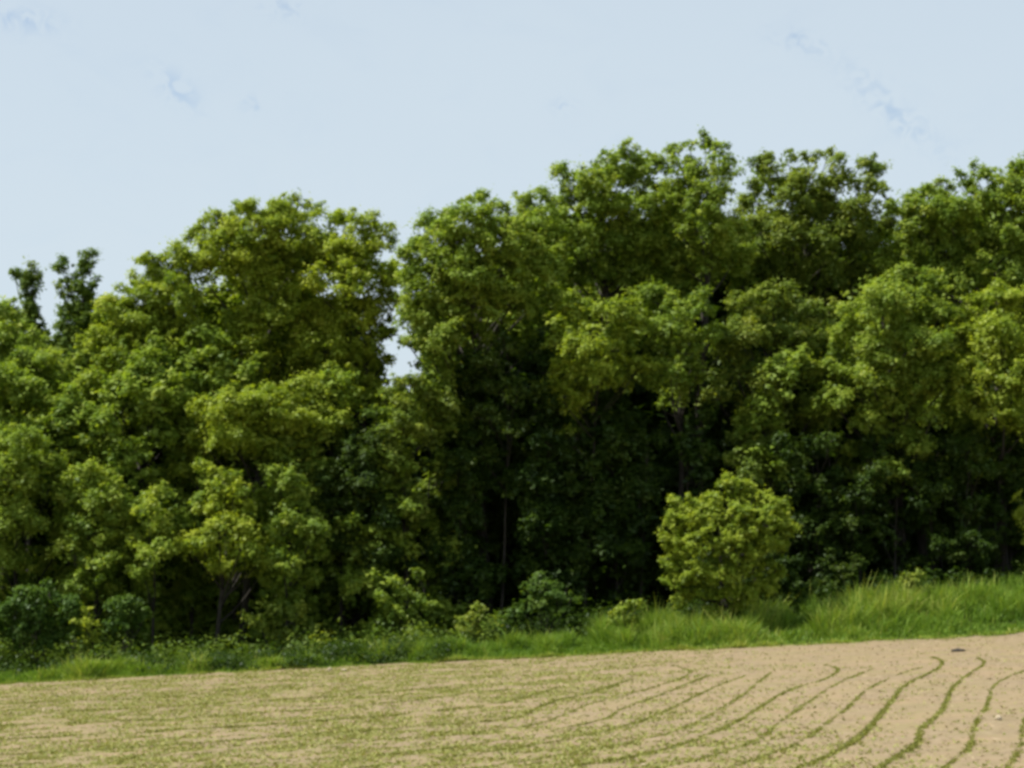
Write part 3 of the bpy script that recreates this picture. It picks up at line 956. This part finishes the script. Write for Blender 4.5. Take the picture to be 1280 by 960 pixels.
tree('shrub', 'low leafy clump on the verge left of the round bush', 'bush', SH, 785, 62.2,
     [(778, 764, 8), (795, 758, 9), (768, 774, 8), (790, 776, 8)], 'fresh', tint=0.6, trunk_r=0.02, back=False, puff_r=0.14, bulge=0.1, jitter=0.1)
tree('shrub', 'dark weedy shrub in the shade just right of the round bush', 'bush', SH, 1055, 65,
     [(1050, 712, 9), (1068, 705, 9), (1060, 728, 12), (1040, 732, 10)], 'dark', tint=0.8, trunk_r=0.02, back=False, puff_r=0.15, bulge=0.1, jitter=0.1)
tree('shrub', 'leafy clump at the shade line on the right half of the verge', 'bush', SH, 1140, 63.8,
     [(1130, 730, 9), (1145, 726, 9), (1138, 742, 11), (1155, 740, 9)], 'mid', tint=0.6, trunk_r=0.02, back=False, puff_r=0.15, bulge=0.1, jitter=0.1)


# tangle of low leafy plants along the foot of the wood
def plants(name, label, mat, n, x0, x1, near, far, h0, h1, tmean, size=(0.07, 0.15)):
    V, Fc, T, nv = [], [], [], 0
    for i in range(n):
        x = rng.uniform(x0, x1)
        y = float(edge_y(x)) + rng.uniform(near(x), far(x))
        hgt = rng.uniform(h0, h1)
        r = rng.uniform(0.22, 0.55)
        nl = int(90 * (r / 0.35) ** 2 * (0.6 + hgt))
        e = rand_dirs(nl)
        pos = np.array([x, y, float(ground(x, y))]) + np.stack([e[:, 0] * r, e[:, 1] * r, (0.5 + 0.5 * e[:, 2]) * hgt], 1) * rng.uniform(0.5, 1.15, (nl, 1))
        v, f = leaf_quads(pos, unit(e * 0.5 + np.array([0, 0, 0.8]) + rng.normal(0, 0.4, (nl, 3))), rng.uniform(size[0], size[1], nl))
        V.append(v)
        Fc.append(f + nv)
        nv += len(v)
        T.append(np.clip(rng.normal(tmean, 0.2) + rng.normal(0, 0.12, nl), 0, 1))
    o = link(name, mesh_from(name, np.concatenate(V), np.concatenate(Fc), np.concatenate(T)), M[mat])
    tag(o, label, 'undergrowth', kind='stuff')


plants('undergrowth', 'tangled low green undergrowth along the left foot of the wood', 'mid', 300, -19, 0,
       lambda x: 2.2, lambda x: 7.0, 0.35, 1.15, 0.2)
plants('shade_toned_undergrowth', 'low growth at the right foot of the wood, shade put into its dark leaf colour', 'dark', 420, -1, 20,  # dark leaf colour paints the shadow band along the trees
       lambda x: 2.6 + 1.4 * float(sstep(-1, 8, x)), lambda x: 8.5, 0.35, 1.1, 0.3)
plants('shade_toned_fringe', 'low growth in the grass at left, coloured dark to stand for tree shade', 'dark', 230, -15.5, -1.7,  # dark leaves painted where the trees' shadow does not reach
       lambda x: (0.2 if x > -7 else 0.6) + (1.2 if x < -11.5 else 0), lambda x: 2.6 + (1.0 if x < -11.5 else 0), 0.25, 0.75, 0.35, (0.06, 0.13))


# bare trunks visible in the shade
def dark_trunk(pts, Yc, r, lab):
    bx = (pts[0][0] - 640) / F * Yc
    org = np.array([bx, Yc, float(ground(bx, Yc)) - 0.1])
    p = [org] + [W(a, b, Yc) for a, b in pts[1:]]
    P_ = np.array(p)
    tb = Tubes()
    s = np.linspace(0, 1, 10)
    d = np.linspace(0, 1, len(P_))
    path = np.stack([np.interp(s, d, P_[:, a]) for a in range(3)], 1)
    tb.add(path, r * (1 - 0.5 * s), 8)
    for k in range(5):
        i = 4 + k
        e = path[i] + np.array([rng.normal(0, 0.8), rng.normal(0, 0.6), rng.uniform(0.8, 1.6)])
        tb.add([path[i], (path[i] + e) / 2 + rng.normal(0, 0.1, 3), e], [r * 0.35, r * 0.22, r * 0.08], 5)
    o = tb.build('tree_trunk', M['bark'], None, org)
    o.location = org
    tag(o, lab, 'tree trunk', 'bare trunks standing in the shade')


dark_trunk([(1158, 700), (1150, 640), (1140, 570), (1125, 480)], 68.5, 0.17, 'dark trunk leaning left under the dome-shaped tree at right')
dark_trunk([(880, 700), (876, 600), (872, 520), (880, 430)], 68.8, 0.15, 'dark trunk above the round bush, mostly hidden by it')
dark_trunk([(640, 700), (632, 600), (640, 520), (620, 430)], 71.2, 0.18, 'dark trunk in the great hollow left of centre')
dark_trunk([(456, 700), (452, 560), (458, 470), (455, 400)], 69.5, 0.13, 'thin trunk left of the patch of sky')
dark_trunk([(1250, 700), (1252, 640), (1243, 560), (1250, 480)], 68.5, 0.10, 'thin trunk nearest the right picture edge in the shade')


# ------------------------------------------------------------------ wood behind: one mass
def wood_mass():
    n = 230000
    Yv = 75.5 + 36 * rng.random(n) ** 1.5
    xw = rng.uniform(-34, 34, n)
    px = 640 + xw / Yv * F
    prof_x = [-600, 0, 60, 130, 250, 380, 462, 474, 530, 545, 620, 700, 850, 950, 1100, 1130, 1280, 1900]
    prof_y = [430, 440, 450, 400, 400, 350, 430, 505, 505, 380, 330, 290, 270, 290, 300, 300, 270, 280]
    top_py = np.interp(px, prof_x, prof_y) + 26 * (vnoise(xw, Yv, 2.0) - 0.5) * 2
    ztop = CAMZ + (HOR - top_py) / F * 76
    g0 = ground(xw, Yv)
    z = g0 + rng.random(n) ** 0.8 * (ztop - g0)
    # hollow out so that the mass is clumped
    k = (vnoise(xw + z * 0.7, Yv - z * 0.9, 1.1) > 0.22)
    p = np.stack([xw, Yv, z], 1)[k]
    m = len(p)
    v, f = leaf_quads(p, unit(rng.normal(0, 0.7, (m, 3)) + np.array([0, 0, 0.8])), rng.uniform(0.5, 0.9, m))
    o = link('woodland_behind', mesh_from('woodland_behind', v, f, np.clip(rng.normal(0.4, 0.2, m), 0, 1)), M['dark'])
    tag(o, 'dark unbroken woodland deep behind the front trees', 'woodland', kind='stuff')


wood_mass()
print('leaf faces', NLEAF, sum(len(o.data.polygons) for o in sc.objects if o.type=='MESH'))
